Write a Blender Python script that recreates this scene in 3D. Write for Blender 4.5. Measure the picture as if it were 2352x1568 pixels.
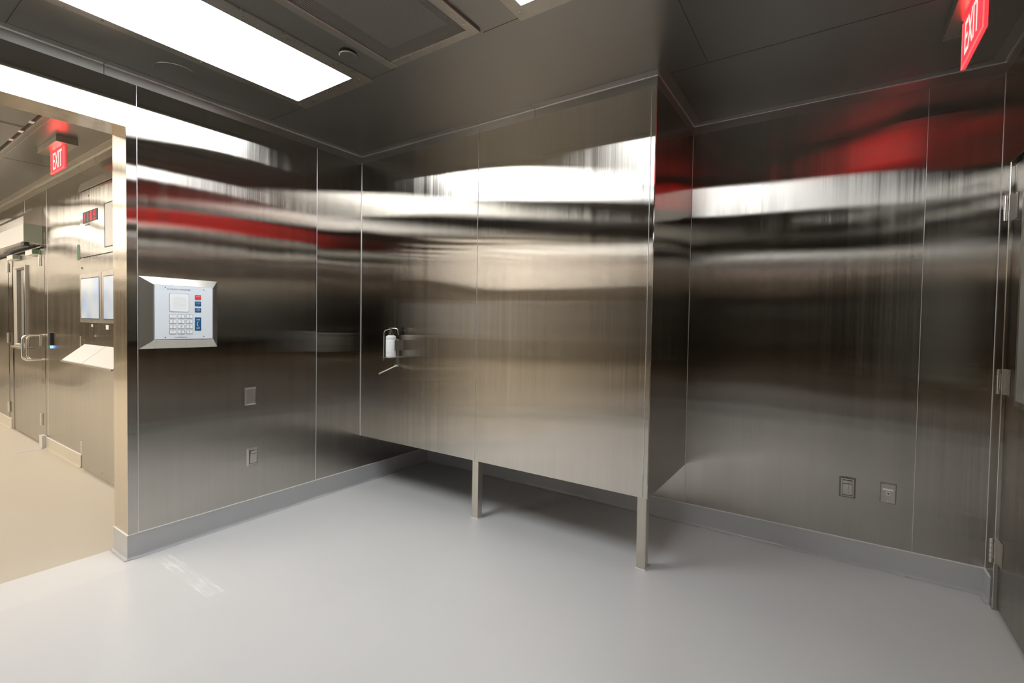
import bpy, bmesh, math, random
import numpy as np
from mathutils import Vector, Matrix
R = math.radians
for o in list(bpy.data.objects): bpy.data.objects.remove(o)
scn = bpy.context.scene; col = scn.collection

# ------------------------------------------------------------------ camera
F, YAW, PIT, ROL, CX, CH = 1108.49, 0.6126, 0.0268, 0.0148, 3.0528, 1.3
fw = Vector((-math.sin(YAW)*math.cos(PIT), math.cos(YAW)*math.cos(PIT), -math.sin(PIT)))
rt = Vector((math.cos(YAW), math.sin(YAW), 0)); up = rt.cross(fw)
r2 = rt*math.cos(ROL)+up*math.sin(ROL); u2 = -rt*math.sin(ROL)+up*math.cos(ROL)
cd = bpy.data.cameras.new('camera'); cam = bpy.data.objects.new('camera', cd); col.objects.link(cam)
M = Matrix((r2, u2, -fw)).transposed().to_4x4(); M.translation = Vector((CX, 0, CH))
cam.matrix_world = M
cd.sensor_width = 36; cd.lens = F*36/2352; cd.shift_x = 43.445/2352; cd.shift_y = -14.397/2352
cd.clip_start = 0.02; scn.camera = cam

# ------------------------------------------------------------------ world, exposure, light strengths
w = bpy.data.worlds.new('world'); scn.world = w; w.use_nodes = True
w.node_tree.nodes['Background'].inputs[0].default_value = (1, .95, .9, 1)
w.node_tree.nodes['Background'].inputs[1].default_value = 0.02
scn.view_settings.view_transform = 'Standard'; scn.view_settings.look = 'None'
scn.view_settings.gamma = 1; scn.view_settings.exposure = 0; scn.view_settings.use_curve_mapping = False
L_ROOM = 17.5; L_ROOM2 = 8.0; C_ROOM = (.955, .985, 1.0)
L_HALL = 3.5; C_HALL = (1.0, .91, .79)
L_EXIT = 5.4

# ------------------------------------------------------------------ dimensions (metres)
H = 2.58; XB, YB, YC, XR = 2.285, 2.522, 3.308, 3.697
YJ, T = .974, .194           # jamb of the opening, wall thickness
ZB, ZO, BZ = .386, 2.294, .13
YK = -.9                     # wall behind the camera
YH = 1.341                   # hall wall

# ------------------------------------------------------------------ materials
def mat(name): 
    m = bpy.data.materials.new(name); m.use_nodes = True
    return m, m.node_tree.nodes, m.node_tree.links, m.node_tree.nodes['Principled BSDF']
def plain(name, c, rough=.5, metal=0, emit=None, es=1, coat=0):
    m, n, l, b = mat(name)
    b.inputs['Base Color'].default_value = (*c, 1); b.inputs['Roughness'].default_value = rough
    b.inputs['Metallic'].default_value = metal; b.inputs['Coat Weight'].default_value = coat
    if emit: b.inputs['Emission Color'].default_value = (*emit, 1); b.inputs['Emission Strength'].default_value = es
    # faint surface mottling
    t = n.new('ShaderNodeTexNoise'); t.inputs['Scale'].default_value = 60
    mr = n.new('ShaderNodeMapRange'); mr.inputs[3].default_value = max(0, rough-.04); mr.inputs[4].default_value = rough+.04
    l.new(t.outputs[0], mr.inputs[0]); l.new(mr.outputs[0], b.inputs['Roughness'])
    return m
def steel(name, c=(.49, .466, .43), rough=.158, aniso=.878, wave=.004, streak=.035, tangent=(0, 0, 1), rot=.25, grain=(170, 170, 1.3)):
    m, n, l, b = mat(name)
    b.inputs['Metallic'].default_value = 1; b.inputs['Anisotropic'].default_value = aniso
    b.inputs['Anisotropic Rotation'].default_value = rot
    geo = n.new('ShaderNodeNewGeometry'); oi = n.new('ShaderNodeObjectInfo')
    tv = n.new('ShaderNodeCombineXYZ')
    for i in range(3): tv.inputs[i].default_value = tangent[i]
    if aniso: l.new(tv.outputs[0], b.inputs['Tangent'])
    mp = n.new('ShaderNodeVectorMath'); mp.operation = 'MULTIPLY'; mp.inputs[1].default_value = grain
    l.new(geo.outputs['Position'], mp.inputs[0])
    g = n.new('ShaderNodeTexNoise'); g.inputs['Scale'].default_value = 1; g.inputs['Detail'].default_value = 3
    l.new(mp.outputs[0], g.inputs['Vector'])
    mp2 = n.new('ShaderNodeVectorMath'); mp2.operation = 'MULTIPLY'; mp2.inputs[1].default_value = tuple(v*.12 if v > 10 else v*.3 for v in grain)
    l.new(geo.outputs['Position'], mp2.inputs[0])
    g2 = n.new('ShaderNodeTexNoise'); g2.inputs['Scale'].default_value = 1; g2.inputs['Detail'].default_value = 2
    l.new(mp2.outputs[0], g2.inputs['Vector'])
    ad = n.new('ShaderNodeMath'); ad.operation = 'ADD'; l.new(g.outputs[0], ad.inputs[0]); l.new(g2.outputs[0], ad.inputs[1])
    mr = n.new('ShaderNodeMapRange'); mr.inputs[1].default_value = .7; mr.inputs[2].default_value = 1.3
    mr.inputs[3].default_value = 1-streak; mr.inputs[4].default_value = 1+streak; l.new(ad.outputs[0], mr.inputs[0])
    vm = n.new('ShaderNodeVectorMath'); vm.operation = 'SCALE'; vm.inputs[0].default_value = c
    l.new(mr.outputs[0], vm.inputs['Scale']); l.new(vm.outputs[0], b.inputs['Base Color'])
    m2 = n.new('ShaderNodeMapRange'); m2.inputs[1].default_value = .7; m2.inputs[2].default_value = 1.3
    m2.inputs[3].default_value = rough*.9; m2.inputs[4].default_value = rough*1.12
    l.new(ad.outputs[0], m2.inputs[0]); l.new(m2.outputs[0], b.inputs['Roughness'])
    norm_in = [b.inputs['Normal']]
    if aniso:       # strongly brushed sheet: a long highlight across the grain
        gl = n.new('ShaderNodeBsdfAnisotropic'); gl.distribution = 'BECKMANN'
        gl.inputs['Anisotropy'].default_value = aniso
        l.new(vm.outputs[0], gl.inputs['Color']); l.new(m2.outputs[0], gl.inputs['Roughness']); l.new(tv.outputs[0], gl.inputs['Tangent'])
        l.new(gl.outputs[0], n['Material Output'].inputs['Surface']); norm_in = [gl.inputs['Normal']]
    if wave:
        sc = n.new('ShaderNodeVectorMath'); sc.operation = 'MULTIPLY'; sc.inputs[1].default_value = (.5, .5, 1.5)
        l.new(geo.outputs['Position'], sc.inputs[0])
        nz = n.new('ShaderNodeTexNoise'); nz.noise_dimensions = '4D'; nz.inputs['Scale'].default_value = 1.2
        nz.inputs['Detail'].default_value = 1; nz.inputs['Roughness'].default_value = .35
        wv = n.new('ShaderNodeMath'); wv.operation = 'MULTIPLY'; wv.inputs[1].default_value = .8
        l.new(oi.outputs['Random'], wv.inputs[0]); l.new(wv.outputs[0], nz.inputs['W'])
        l.new(sc.outputs[0], nz.inputs['Vector'])
        bp = n.new('ShaderNodeBump'); bp.inputs['Strength'].default_value = 1; bp.inputs['Distance'].default_value = wave
        l.new(nz.outputs[0], bp.inputs['Height']); l.new(bp.outputs[0], norm_in[0])
    return m
M_WALL = steel('brushed_wall_steel', wave=.010)
M_WALLW = steel('brushed_hall_steel', c=(.57, .545, .505), rough=.17, aniso=.85, wave=.03)
M_BOX = steel('brushed_enclosure_steel', c=(.575, .545, .500), wave=.007)
M_CEIL = steel('ceiling_steel', c=(.40, .39, .375), rough=.32, aniso=0, wave=0, streak=.0, grain=(2, 2, 2))
M_TRIM = steel('trim_steel', c=(.58, .55, .5), rough=.3, aniso=0, wave=.0, streak=.05, grain=(90, 90, 90))
M_COVE = steel('cove_steel', c=(.46, .445, .42), rough=.34, aniso=0, wave=0, streak=.0)
M_PLATE = steel('plate_steel', c=(.64, .61, .56), rough=.3, aniso=0, wave=0, streak=.04)
M_CHROME = steel('hinge_steel', c=(.72, .69, .64), rough=.2, aniso=0, wave=0, streak=.04)
M_LEG = steel('leg_steel', c=(.64, .60, .54), rough=.38, aniso=0, wave=0, streak=.05)
M_SEAM = plain('pale_sealant', (.8, .8, .8), .32, .75)
M_DARK = plain('dark_gap', (.02, .02, .02), .6)
M_BLACK = plain('black_plastic', (.015, .015, .017), .4)
M_WHITE = plain('white_plastic', (.8, .82, .83), .35)
M_CARD = plain('white_enamel', (.82, .81, .8), .45)
M_SEALW = plain('pale_caulk', (.75, .75, .74), .3)
M_PHONE = plain('phone_plate_plastic', (.72, .77, .82), .35)
M_KEY = plain('key_white', (.85, .86, .87), .4)
M_KEYRIM = plain('key_rim_grey', (.3, .35, .4), .5)
M_RED = plain('red_button', (.75, .05, .06), .4)
M_BLUE = plain('blue_button', (.01, .10, .24), .4)
M_TXT = plain('printed_grey', (.16, .19, .22), .5)
M_TXTW = plain('printed_white', (.8, .82, .85), .5)
M_GREEN = plain('green_label', (.10, .24, .13), .5)
M_GREY = plain('grey_green_steel', (.28, .31, .25), .45)
M_PATCH = plain('pale_grey_patch', (.52, .50, .5), .4)
M_LAMP = plain('lamp_diffuser', (.8, .8, .8), .5, emit=C_ROOM, es=L_ROOM)
M_LAMP2 = plain('lamp_diffuser_dim', (.8, .8, .8), .5, emit=C_ROOM, es=L_ROOM2)
M_LAMPH = plain('hall_lamp_diffuser', (.8, .8, .8), .5, emit=C_HALL, es=L_HALL)
M_STRIP = plain('hall_strip_diffuser', (.8, .8, .8), .5, emit=C_HALL, es=12.5)
M_EXIT = plain('exit_red_glow', (.3, .01, .01), .3, emit=(1, .012, .017), es=L_EXIT)
M_EXITL = plain('exit_letter_glow', (.6, .3, .3), .3, emit=(1, .50, .45), es=1.7)
M_EXITR = plain('exit_rim_glow', (.5, .1, .1), .3, emit=(1, .12, .11), es=1.6)
M_LED = plain('red_digit', (.3, 0, 0), .4, emit=(1, .03, .05), es=1.3)
M_BLED = plain('blue_led', (.1, .2, .5), .4, emit=(.15, .35, 1), es=2.5)

def glass(name, c=(.96, .985, .98)):
    m, n, l, b = mat(name)
    b.inputs['Base Color'].default_value = (*c, 1); b.inputs['Roughness'].default_value = .02
    b.inputs['Transmission Weight'].default_value = 1; b.inputs['IOR'].default_value = 1.45
    return m
M_GLASS = glass('window_glass')

def floor_mat(name, c, c2, strip):
    m, n, l, b = mat(name)
    b.inputs['Roughness'].default_value = .28; b.inputs['Specular IOR Level'].default_value = .5
    geo = n.new('ShaderNodeNewGeometry'); sx = n.new('ShaderNodeSeparateXYZ'); l.new(geo.outputs['Position'], sx.inputs[0])
    nz = n.new('ShaderNodeTexNoise'); nz.inputs['Scale'].default_value = 2.2; nz.inputs['Detail'].default_value = 6
    l.new(geo.outputs['Position'], nz.inputs['Vector'])
    mx = n.new('ShaderNodeMix'); mx.data_type = 'RGBA'; mx.inputs['A'].default_value = (*c, 1); mx.inputs['B'].default_value = (*c2, 1)
    l.new(nz.outputs[0], mx.inputs['Factor'])
    last = mx.outputs['Result']
    def step(sock, lo, hi):       # 1 inside lo..hi
        a = n.new('ShaderNodeMath'); a.operation = 'GREATER_THAN'; a.inputs[1].default_value = lo; l.new(sock, a.inputs[0])
        c_ = n.new('ShaderNodeMath'); c_.operation = 'LESS_THAN'; c_.inputs[1].default_value = hi; l.new(sock, c_.inputs[0])
        d = n.new('ShaderNodeMath'); d.operation = 'MULTIPLY'; l.new(a.outputs[0], d.inputs[0]); l.new(c_.outputs[0], d.inputs[1]); return d.outputs[0]
    def over(fac, colr, amt):
        nonlocal last
        k = n.new('ShaderNodeMath'); k.operation = 'MULTIPLY'; k.inputs[1].default_value = amt; l.new(fac, k.inputs[0])
        q = n.new('ShaderNodeMix'); q.data_type = 'RGBA'; q.inputs['B'].default_value = (*colr, 1)
        l.new(last, q.inputs['A']); l.new(k.outputs[0], q.inputs['Factor']); last = q.outputs['Result']
    # fine pale and dark specks
    vo = n.new('ShaderNodeTexVoronoi'); vo.inputs['Scale'].default_value = 6; l.new(geo.outputs['Position'], vo.inputs['Vector'])
    lt = n.new('ShaderNodeMath'); lt.operation = 'LESS_THAN'; lt.inputs[1].default_value = .022; l.new(vo.outputs['Distance'], lt.inputs[0])
    over(lt.outputs[0], (.25, .24, .22), .5)
    if strip:
        over(step(sx.outputs[0], -.3, .105), (.70, .69, .68), .55)
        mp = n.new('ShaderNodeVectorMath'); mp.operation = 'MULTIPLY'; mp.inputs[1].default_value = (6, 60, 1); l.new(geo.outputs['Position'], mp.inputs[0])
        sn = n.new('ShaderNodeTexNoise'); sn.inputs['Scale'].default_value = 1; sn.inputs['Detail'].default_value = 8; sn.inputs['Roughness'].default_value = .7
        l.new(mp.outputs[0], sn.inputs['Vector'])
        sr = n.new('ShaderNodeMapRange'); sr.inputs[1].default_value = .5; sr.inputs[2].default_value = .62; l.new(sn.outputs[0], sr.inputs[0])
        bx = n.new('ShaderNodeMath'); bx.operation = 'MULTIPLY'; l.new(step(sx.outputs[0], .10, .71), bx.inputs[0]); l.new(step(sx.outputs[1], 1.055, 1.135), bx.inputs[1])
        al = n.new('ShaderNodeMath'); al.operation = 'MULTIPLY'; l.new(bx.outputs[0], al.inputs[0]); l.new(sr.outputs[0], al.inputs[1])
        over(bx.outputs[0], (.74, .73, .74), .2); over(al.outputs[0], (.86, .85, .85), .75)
        # scuffs in front of the enclosure
        wv = n.new('ShaderNodeTexNoise'); wv.inputs['Scale'].default_value = 3; wv.inputs['Detail'].default_value = 2; wv.inputs['Distortion'].default_value = 3.5
        l.new(geo.outputs['Position'], wv.inputs['Vector'])
        ab = n.new('ShaderNodeMath'); ab.operation = 'SUBTRACT'; ab.inputs[1].default_value = .5; l.new(wv.outputs[0], ab.inputs[0])
        ac = n.new('ShaderNodeMath'); ac.operation = 'ABSOLUTE'; l.new(ab.outputs[0], ac.inputs[0])
        ae = n.new('ShaderNodeMath'); ae.operation = 'LESS_THAN'; ae.inputs[1].default_value = .0012; l.new(ac.outputs[0], ae.inputs[0])
        fz = n.new('ShaderNodeMath'); fz.operation = 'MULTIPLY'; l.new(ae.outputs[0], fz.inputs[0]); l.new(step(sx.outputs[0], .25, 1.2), fz.inputs[1])
        over(fz.outputs[0], (.72, .71, .7), .35)
    l.new(last, b.inputs['Base Color'])
    bn = n.new('ShaderNodeTexNoise'); bn.inputs['Scale'].default_value = 9; bn.inputs['Detail'].default_value = 4; l.new(geo.outputs['Position'], bn.inputs['Vector'])
    bp = n.new('ShaderNodeBump'); bp.inputs['Distance'].default_value = .0016; bp.inputs['Strength'].default_value = .6
    l.new(bn.outputs[0], bp.inputs['Height']); l.new(bp.outputs[0], b.inputs['Normal'])
    rr = n.new('ShaderNodeMapRange'); rr.inputs[3].default_value = .24; rr.inputs[4].default_value = .42; l.new(nz.outputs[0], rr.inputs[0]); l.new(rr.outputs[0], b.inputs['Roughness'])
    return m
M_FLOOR = floor_mat('grey_epoxy_floor', (.63, .63, .635), (.68, .68, .68), True)
M_FLOORH = floor_mat('tan_epoxy_floor', (.50, .455, .375), (.55, .50, .42), False)
M_BASE = plain('grey_epoxy_base', (.47, .475, .485), .25)
M_BASEH = plain('tan_epoxy_base', (.50, .45, .36), .3)
def rough_epoxy():
    m, n, l, b = mat('lumpy_sealant'); b.inputs['Base Color'].default_value = (.85, .85, .85, 1); b.inputs['Roughness'].default_value = .12
    t = n.new('ShaderNodeTexNoise'); t.inputs['Scale'].default_value = 90; t.inputs['Detail'].default_value = 3
    bp = n.new('ShaderNodeBump'); bp.inputs['Distance'].default_value = .003; l.new(t.outputs[0], bp.inputs['Height']); l.new(bp.outputs[0], b.inputs['Normal'])
    return m
M_LUMP = rough_epoxy()
def perforated():
    m, n, l, b = mat('perforated_steel'); b.inputs['Base Color'].default_value = (.33, .31, .28, 1)
    b.inputs['Metallic'].default_value = .6; b.inputs['Roughness'].default_value = .45
    geo = n.new('ShaderNodeNewGeometry'); mp = n.new('ShaderNodeVectorMath'); mp.operation = 'MULTIPLY'; p = 1/.0065
    mp.inputs[1].default_value = (p, p, 0); l.new(geo.outputs['Position'], mp.inputs[0])
    fr = n.new('ShaderNodeVectorMath'); fr.operation = 'FRACTION'; l.new(mp.outputs[0], fr.inputs[0])
    su = n.new('ShaderNodeVectorMath'); su.operation = 'SUBTRACT'; su.inputs[1].default_value = (.5, .5, 0); l.new(fr.outputs[0], su.inputs[0])
    le = n.new('ShaderNodeVectorMath'); le.operation = 'LENGTH'; l.new(su.outputs[0], le.inputs[0])
    gt = n.new('ShaderNodeMath'); gt.operation = 'GREATER_THAN'; gt.inputs[1].default_value = .36; l.new(le.outputs['Value'], gt.inputs[0])
    l.new(gt.outputs[0], b.inputs['Alpha'])
    return m
M_PERF = perforated()
def screen_mat():
    m, n, l, b = mat('lit_screen'); geo = n.new('ShaderNodeNewGeometry')
    nz = n.new('ShaderNodeTexNoise'); nz.inputs['Scale'].default_value = 4; nz.inputs['Detail'].default_value = 1; l.new(geo.outputs['Position'], nz.inputs['Vector'])
    cr = n.new('ShaderNodeValToRGB'); e = cr.color_ramp.elements
    e[0].position = .35; e[0].color = (.58, .66, .82, 1); e[1].position = .62; e[1].color = (.8, .82, .78, 1); l.new(nz.outputs[0], cr.inputs[0])
    l.new(cr.outputs[0], b.inputs['Emission Color']); b.inputs['Emission Strength'].default_value = .75
    b.inputs['Base Color'].default_value = (.05, .05, .06, 1); b.inputs['Roughness'].default_value = .15
    return m
M_SCREEN = screen_mat()

# ------------------------------------------------------------------ mesh helpers
def box(bm, x0, x1, y0, y1, z0, z1, bev=0):
    a = bmesh.new(); bmesh.ops.create_cube(a, size=1)
    for v in a.verts:
        v.co = Vector(((x0+x1)/2+v.co.x*(x1-x0), (y0+y1)/2+v.co.y*(y1-y0), (z0+z1)/2+v.co.z*(z1-z0)))
    if bev: bmesh.ops.bevel(a, geom=a.edges[:], offset=bev, segments=2, affect='EDGES', profile=.5)
    merge(bm, a)
def merge(bm, a, mtx=None):
    if mtx is not None: bmesh.ops.transform(a, matrix=mtx, verts=a.verts)
    me = bpy.data.meshes.new('t'); a.to_mesh(me); a.free(); bm.from_mesh(me); bpy.data.meshes.remove(me)
def cyl(bm, p0, p1, r, seg=24, r2=None, bev=0):
    p0, p1 = Vector(p0), Vector(p1); d = p1-p0; a = bmesh.new()
    bmesh.ops.create_cone(a, cap_ends=True, segments=seg, radius1=r, radius2=r if r2 is None else r2, depth=d.length)
    if bev: bmesh.ops.bevel(a, geom=[e for e in a.edges if abs(e.verts[0].co.z-e.verts[1].co.z) < 1e-6], offset=bev, segments=2, affect='EDGES')
    q = Vector((0, 0, 1)).rotation_difference(d.normalized()).to_matrix().to_4x4(); q.translation = (p0+p1)/2
    merge(bm, a, q)
def lathe(bm, prof, c, seg=32, axis='Z'):
    a = bmesh.new(); rings = []
    for r, z in prof:
        rings.append([a.verts.new((r*math.cos(2*math.pi*k/seg), r*math.sin(2*math.pi*k/seg), z)) for k in range(seg)])
    for i in range(len(rings)-1):
        for k in range(seg):
            a.faces.new((rings[i][k], rings[i][(k+1) % seg], rings[i+1][(k+1) % seg], rings[i+1][k]))
    a.faces.new(rings[0][::-1]); a.faces.new(rings[-1])
    m = Matrix.Translation(Vector(c)); merge(bm, a, m)
def tube(bm, pts, r, seg=12):
    pts = [Vector(p) for p in pts]; a = bmesh.new(); rings = []; prev = None
    for i, p in enumerate(pts):
        t = (pts[min(i+1, len(pts)-1)]-pts[max(i-1, 0)]).normalized()
        if prev is None:
            s = t.orthogonal().normalized()
        else:
            s = (prev-prev.dot(t)*t).normalized()
        prev = s; q = t.cross(s)
        rings.append([a.verts.new(p+r*(s*math.cos(2*math.pi*k/seg)+q*math.sin(2*math.pi*k/seg))) for k in range(seg)])
    for i in range(len(rings)-1):
        for k in range(seg): a.faces.new((rings[i][k], rings[i][(k+1) % seg], rings[i+1][(k+1) % seg], rings[i+1][k]))
    a.faces.new(rings[0][::-1]); a.faces.new(rings[-1]); merge(bm, a)
def arc_pts(pts, r, n=6):
    """polyline with rounded corners"""
    pts = [Vector(p) for p in pts]; out = [pts[0]]
    for i in range(1, len(pts)-1):
        a = (pts[i-1]-pts[i]).normalized(); b = (pts[i+1]-pts[i]).normalized()
        for k in range(n+1):
            t = k/n; p = pts[i]+a*r*(1-t)**2+b*r*t**2
            out.append(p)
    out.append(pts[-1]); return out
def prism(bm, poly, axis, a0, a1):
    """poly of 2-D points extruded along an axis: X -> (y,z), Y -> (x,z), Z -> (x,y)"""
    def mk(p, t): return {'X': (t, p[0], p[1]), 'Y': (p[0], t, p[1]), 'Z': (p[0], p[1], t)}[axis]
    a = bmesh.new(); v0 = [a.verts.new(mk(p, a0)) for p in poly]; v1 = [a.verts.new(mk(p, a1)) for p in poly]
    a.faces.new(v0[::-1]); a.faces.new(v1); n = len(poly)
    for i in range(n): a.faces.new((v0[i], v0[(i+1) % n], v1[(i+1) % n], v1[i]))
    bmesh.ops.recalc_face_normals(a, faces=a.faces); merge(bm, a)
def sweep(path, prof, side=1, closed=False, cut=None):
    """sweep profile (d, z) along a plan polyline; d is offset to the right of travel * side; mitred"""
    P2 = [Vector(p) for p in path]; n = len(P2); bm = bmesh.new(); cols = []
    for i, p in enumerate(P2):
        d0 = (P2[i]-P2[i-1]).normalized() if (i > 0 or closed) else None
        d1 = (P2[(i+1) % n]-P2[i]).normalized() if (i < n-1 or closed) else None
        d0 = d0 or d1; d1 = d1 or d0
        n0 = Vector((d0.y, -d0.x))*side; n1 = Vector((d1.y, -d1.x))*side
        b = (n0+n1); b = b/(b.dot(n0)) if b.length > 1e-6 else n0
        cols.append([bm.verts.new((p.x+b.x*d, p.y+b.y*d, z)) for d, z in prof])
    m = len(prof)
    for i in range(n-1 if not closed else n):
        A, B = cols[i], cols[(i+1) % n]
        for k in range(m): bm.faces.new((A[k], A[(k+1) % m], B[(k+1) % m], B[k]))
    if not closed: bm.faces.new(cols[0]); bm.faces.new(cols[-1][::-1])
    bmesh.ops.recalc_face_normals(bm, faces=bm.faces)
    return bm
def link(name, bm, m, parent=None, smooth=False):
    me = bpy.data.meshes.new(name); bmesh.ops.recalc_face_normals(bm, faces=bm.faces)
    bm.to_mesh(me); bm.free(); o = bpy.data.objects.new(name, me); col.objects.link(o)
    for k in (m if isinstance(m, (list, tuple)) else [m]): me.materials.append(k)
    if smooth:
        for p in me.polygons: p.use_smooth = True
        try: me.set_sharp_from_angle(angle=R(35))
        except Exception: pass
    if parent:
        o.parent = parent; o.matrix_parent_inverse = parent.matrix_world.inverted() if parent.type != 'EMPTY' else Matrix.Translation(-Vector(parent.location))
    return o
def thing(name, label, cat, loc=(0, 0, 0), group=None):
    o = bpy.data.objects.new(name, None); col.objects.link(o); o.location = loc; o.empty_display_size = .05
    o['label'] = label; o['category'] = cat
    if group: o['group'] = group
    return o
def tag(o, label, cat, group=None):
    o['label'] = label; o['category'] = cat
    if group: o['group'] = group
    return o
def struct(name, bm, m, parent=None, smooth=False):
    o = link(name, bm, m, parent, smooth)
    if not parent: o['kind'] = 'structure'
    return o
def bxo(name, m, parent, *d, bev=0, smooth=False):
    bm = bmesh.new(); box(bm, *d, bev=bev); return link(name, bm, m, parent, smooth)
def text_bm(s, size, ext=.0004, spacing=1.0, align='CENTER'):
    cu = bpy.data.curves.new('txt', 'FONT'); cu.body = s; cu.size = size; cu.extrude = ext; cu.align_x = align; cu.align_y = 'CENTER'
    cu.space_character = spacing; cu.resolution_u = 3
    o = bpy.data.objects.new('txt', cu); col.objects.link(o)
    dg = bpy.context.evaluated_depsgraph_get(); me = bpy.data.meshes.new_from_object(o.evaluated_get(dg))
    bm = bmesh.new(); bm.from_mesh(me); bpy.data.objects.remove(o); bpy.data.curves.remove(cu); bpy.data.meshes.remove(me)
    return bm
def place_text(bm, s, size, pos, right, upv=(0, 0, 1), sx=1.0, ext=.0004, spacing=1.0, align='CENTER'):
    t = text_bm(s, size, ext, spacing, align); r = Vector(right); u = Vector(upv); nn = r.cross(u)
    m = Matrix((r*sx, u, nn)).transposed().to_4x4(); m.translation = Vector(pos); merge(bm, t, m)

# ------------------------------------------------------------------ setting: floors, ceilings
bm = bmesh.new(); box(bm, -.205, XR+.12, YK-.12, YC+.12, -.1, 0); struct('floor', bm, M_FLOOR)
bm = bmesh.new(); box(bm, -9, -.205, -10, YH+.12, -.1, 0); struct('floor_hall', bm, M_FLOORH)
# ceiling of the room with cut-outs kept simple: slabs between the fixtures
LX = [(.41, 1.02), (1.94, 2.55)]; LY = (.41, 1.755); FX = (1.195, 1.755)
xs = [0, .43, 1.0, 1.215, 1.735, 1.96, 2.53, XR]; 
bm = bmesh.new()
box(bm, -T, XR+.12, YK-.12, .43, H, H+.12); box(bm, -T, XR+.12, 1.715, YC+.12, H, H+.12)
for a, b in ((-T, .43), (1.0, 1.215), (1.735, 1.96), (2.53, XR+.12)): box(bm, a, b, .43, 1.715, H, H+.12)
struct('ceiling', bm, M_CEIL)
bm = bmesh.new(); box(bm, -9, -T, -10, YH+.12, H, H+.12); struct('ceiling_hall', bm, M_CEIL)
n_tr = [0]
def trim(bm, m, smooth=False):
    n_tr[0] += 1; return struct('trim_%d' % n_tr[0], bm, m, smooth=smooth)
# ceiling panel seams: narrow dark reveals with a lit edge
def cseam(x0, x1, y0, y1):
    bm = bmesh.new(); box(bm, x0, x1, y0, y1, H-.0008, H+.001); trim(bm, M_DARK)
for d in ((0, .42, .518, .520), (0, .41, 1.738, 1.7395), (1.02, 1.195, 1.738, 1.7395), (1.755, 1.94, 1.738, 1.7395), (2.55, XR, 1.738, 1.7395), (2.34, XR, 2.545, 2.5465), (2.52, 2.5215, 1.76, 2.545)):
    cseam(*d)

# ------------------------------------------------------------------ walls (separate steel panels)
def wall(name, boxes, m):
    root = None
    for d in boxes:
        bm = bmesh.new(); box(bm, *d)
        if root is None: root = struct(name, bm, m)
        else: link('wall_panel', bm, m, root)
    return root
CW = .048
wall('wall_left', [(-T, 0, YJ+CW, 2.121, 0, H), (-T, 0, 2.121, YC, 0, H)], M_WALL)
wall('wall_left_header', [(-T, 0, YJ+CW-1.8, YJ+CW, ZO+CW, H), (-T, 0, YK-.12, -.72, 0, ZO+CW)], M_WALL)
wall('wall_back', [(2.285, 3.424, YC, YC+.12, 0, H), (-T, 2.285, YC, YC+.12, 0, H), (3.424, XR+.12, YC, YC+.12, 0, H)], M_WALL)
DY0, DY1, DZ = 2.235, 3.148, 2.045
wall('wall_right', [(XR, XR+.12, DY1+.035, YC, 0, H), (XR, XR+.12, DY0-.035, DY1+.035, DZ+.05, H), (XR, XR+.12, YK-.12, DY0-.035, 0, H)], M_WALL)
wall('wall_front', [(1.2, XR, YK-.12, YK, 0, H), (0, 1.2, YK-.12, YK, 0, H)], steel('dull_wall_steel', c=(.43, .415, .40), rough=.24, wave=.01))  # unseen wall given duller steel to darken what the other walls reflect
wall('wall_hall', [(-3.153, -2.121, YH, YH+.12, 0, H), (-2.121, -T, YH, YH+.12, 0, H), (-3.96, -3.153, YH, YH+.12, 2.11, H), (-4.54, -3.96, YH, YH+.12, 2.11, H), (-9, -4.54, YH, YH+.12, 0, H), (-3.245, -3.153, YH, YH+.12, 0, 2.11)], M_WALLW)
bm = bmesh.new(); box(bm, -9.1, -9, -10, YH+.12, 0, H); struct('wall_hall_end', bm, M_WALLW)
bm = bmesh.new(); box(bm, -9.1, -T, -10.1, -10, 0, H); struct('wall_hall_far', bm, plain('far_wall_bounce', (.6, .57, .52), .5))  # unseen wall given a pale colour to brighten the enclosure's reflection
bm = bmesh.new(); box(bm, -T, -T+.1, -10, YK-.12, 0, H); struct('wall_hall_side', bm, M_WALLW)
# flush mitred casing round the opening, and jamb lining
bm = bmesh.new(); e = .0015
prism(bm, [(YJ, 0), (YJ+CW, 0), (YJ+CW, ZO+CW), (YJ, ZO)], 'X', .0001, e); trim(bm, M_WALL)
bm = bmesh.new(); prism(bm, [(YJ, ZO), (YJ+CW, ZO+CW), (-.72, ZO+CW), (-.72, ZO)], 'X', .0001, e); trim(bm, M_BOX)
M_JAMB = steel('jamb_steel', c=(.66, .61, .54), rough=.2, aniso=.8, wave=.004)
bm = bmesh.new(); box(bm, -T, 0, YJ, YJ+CW, 0, ZO); struct('wall_left_jamb', bm, M_JAMB)
bm = bmesh.new(); box(bm, -T, 0, -.72, YJ+CW, ZO, ZO+CW); struct('wall_left_soffit', bm, M_JAMB)
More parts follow.
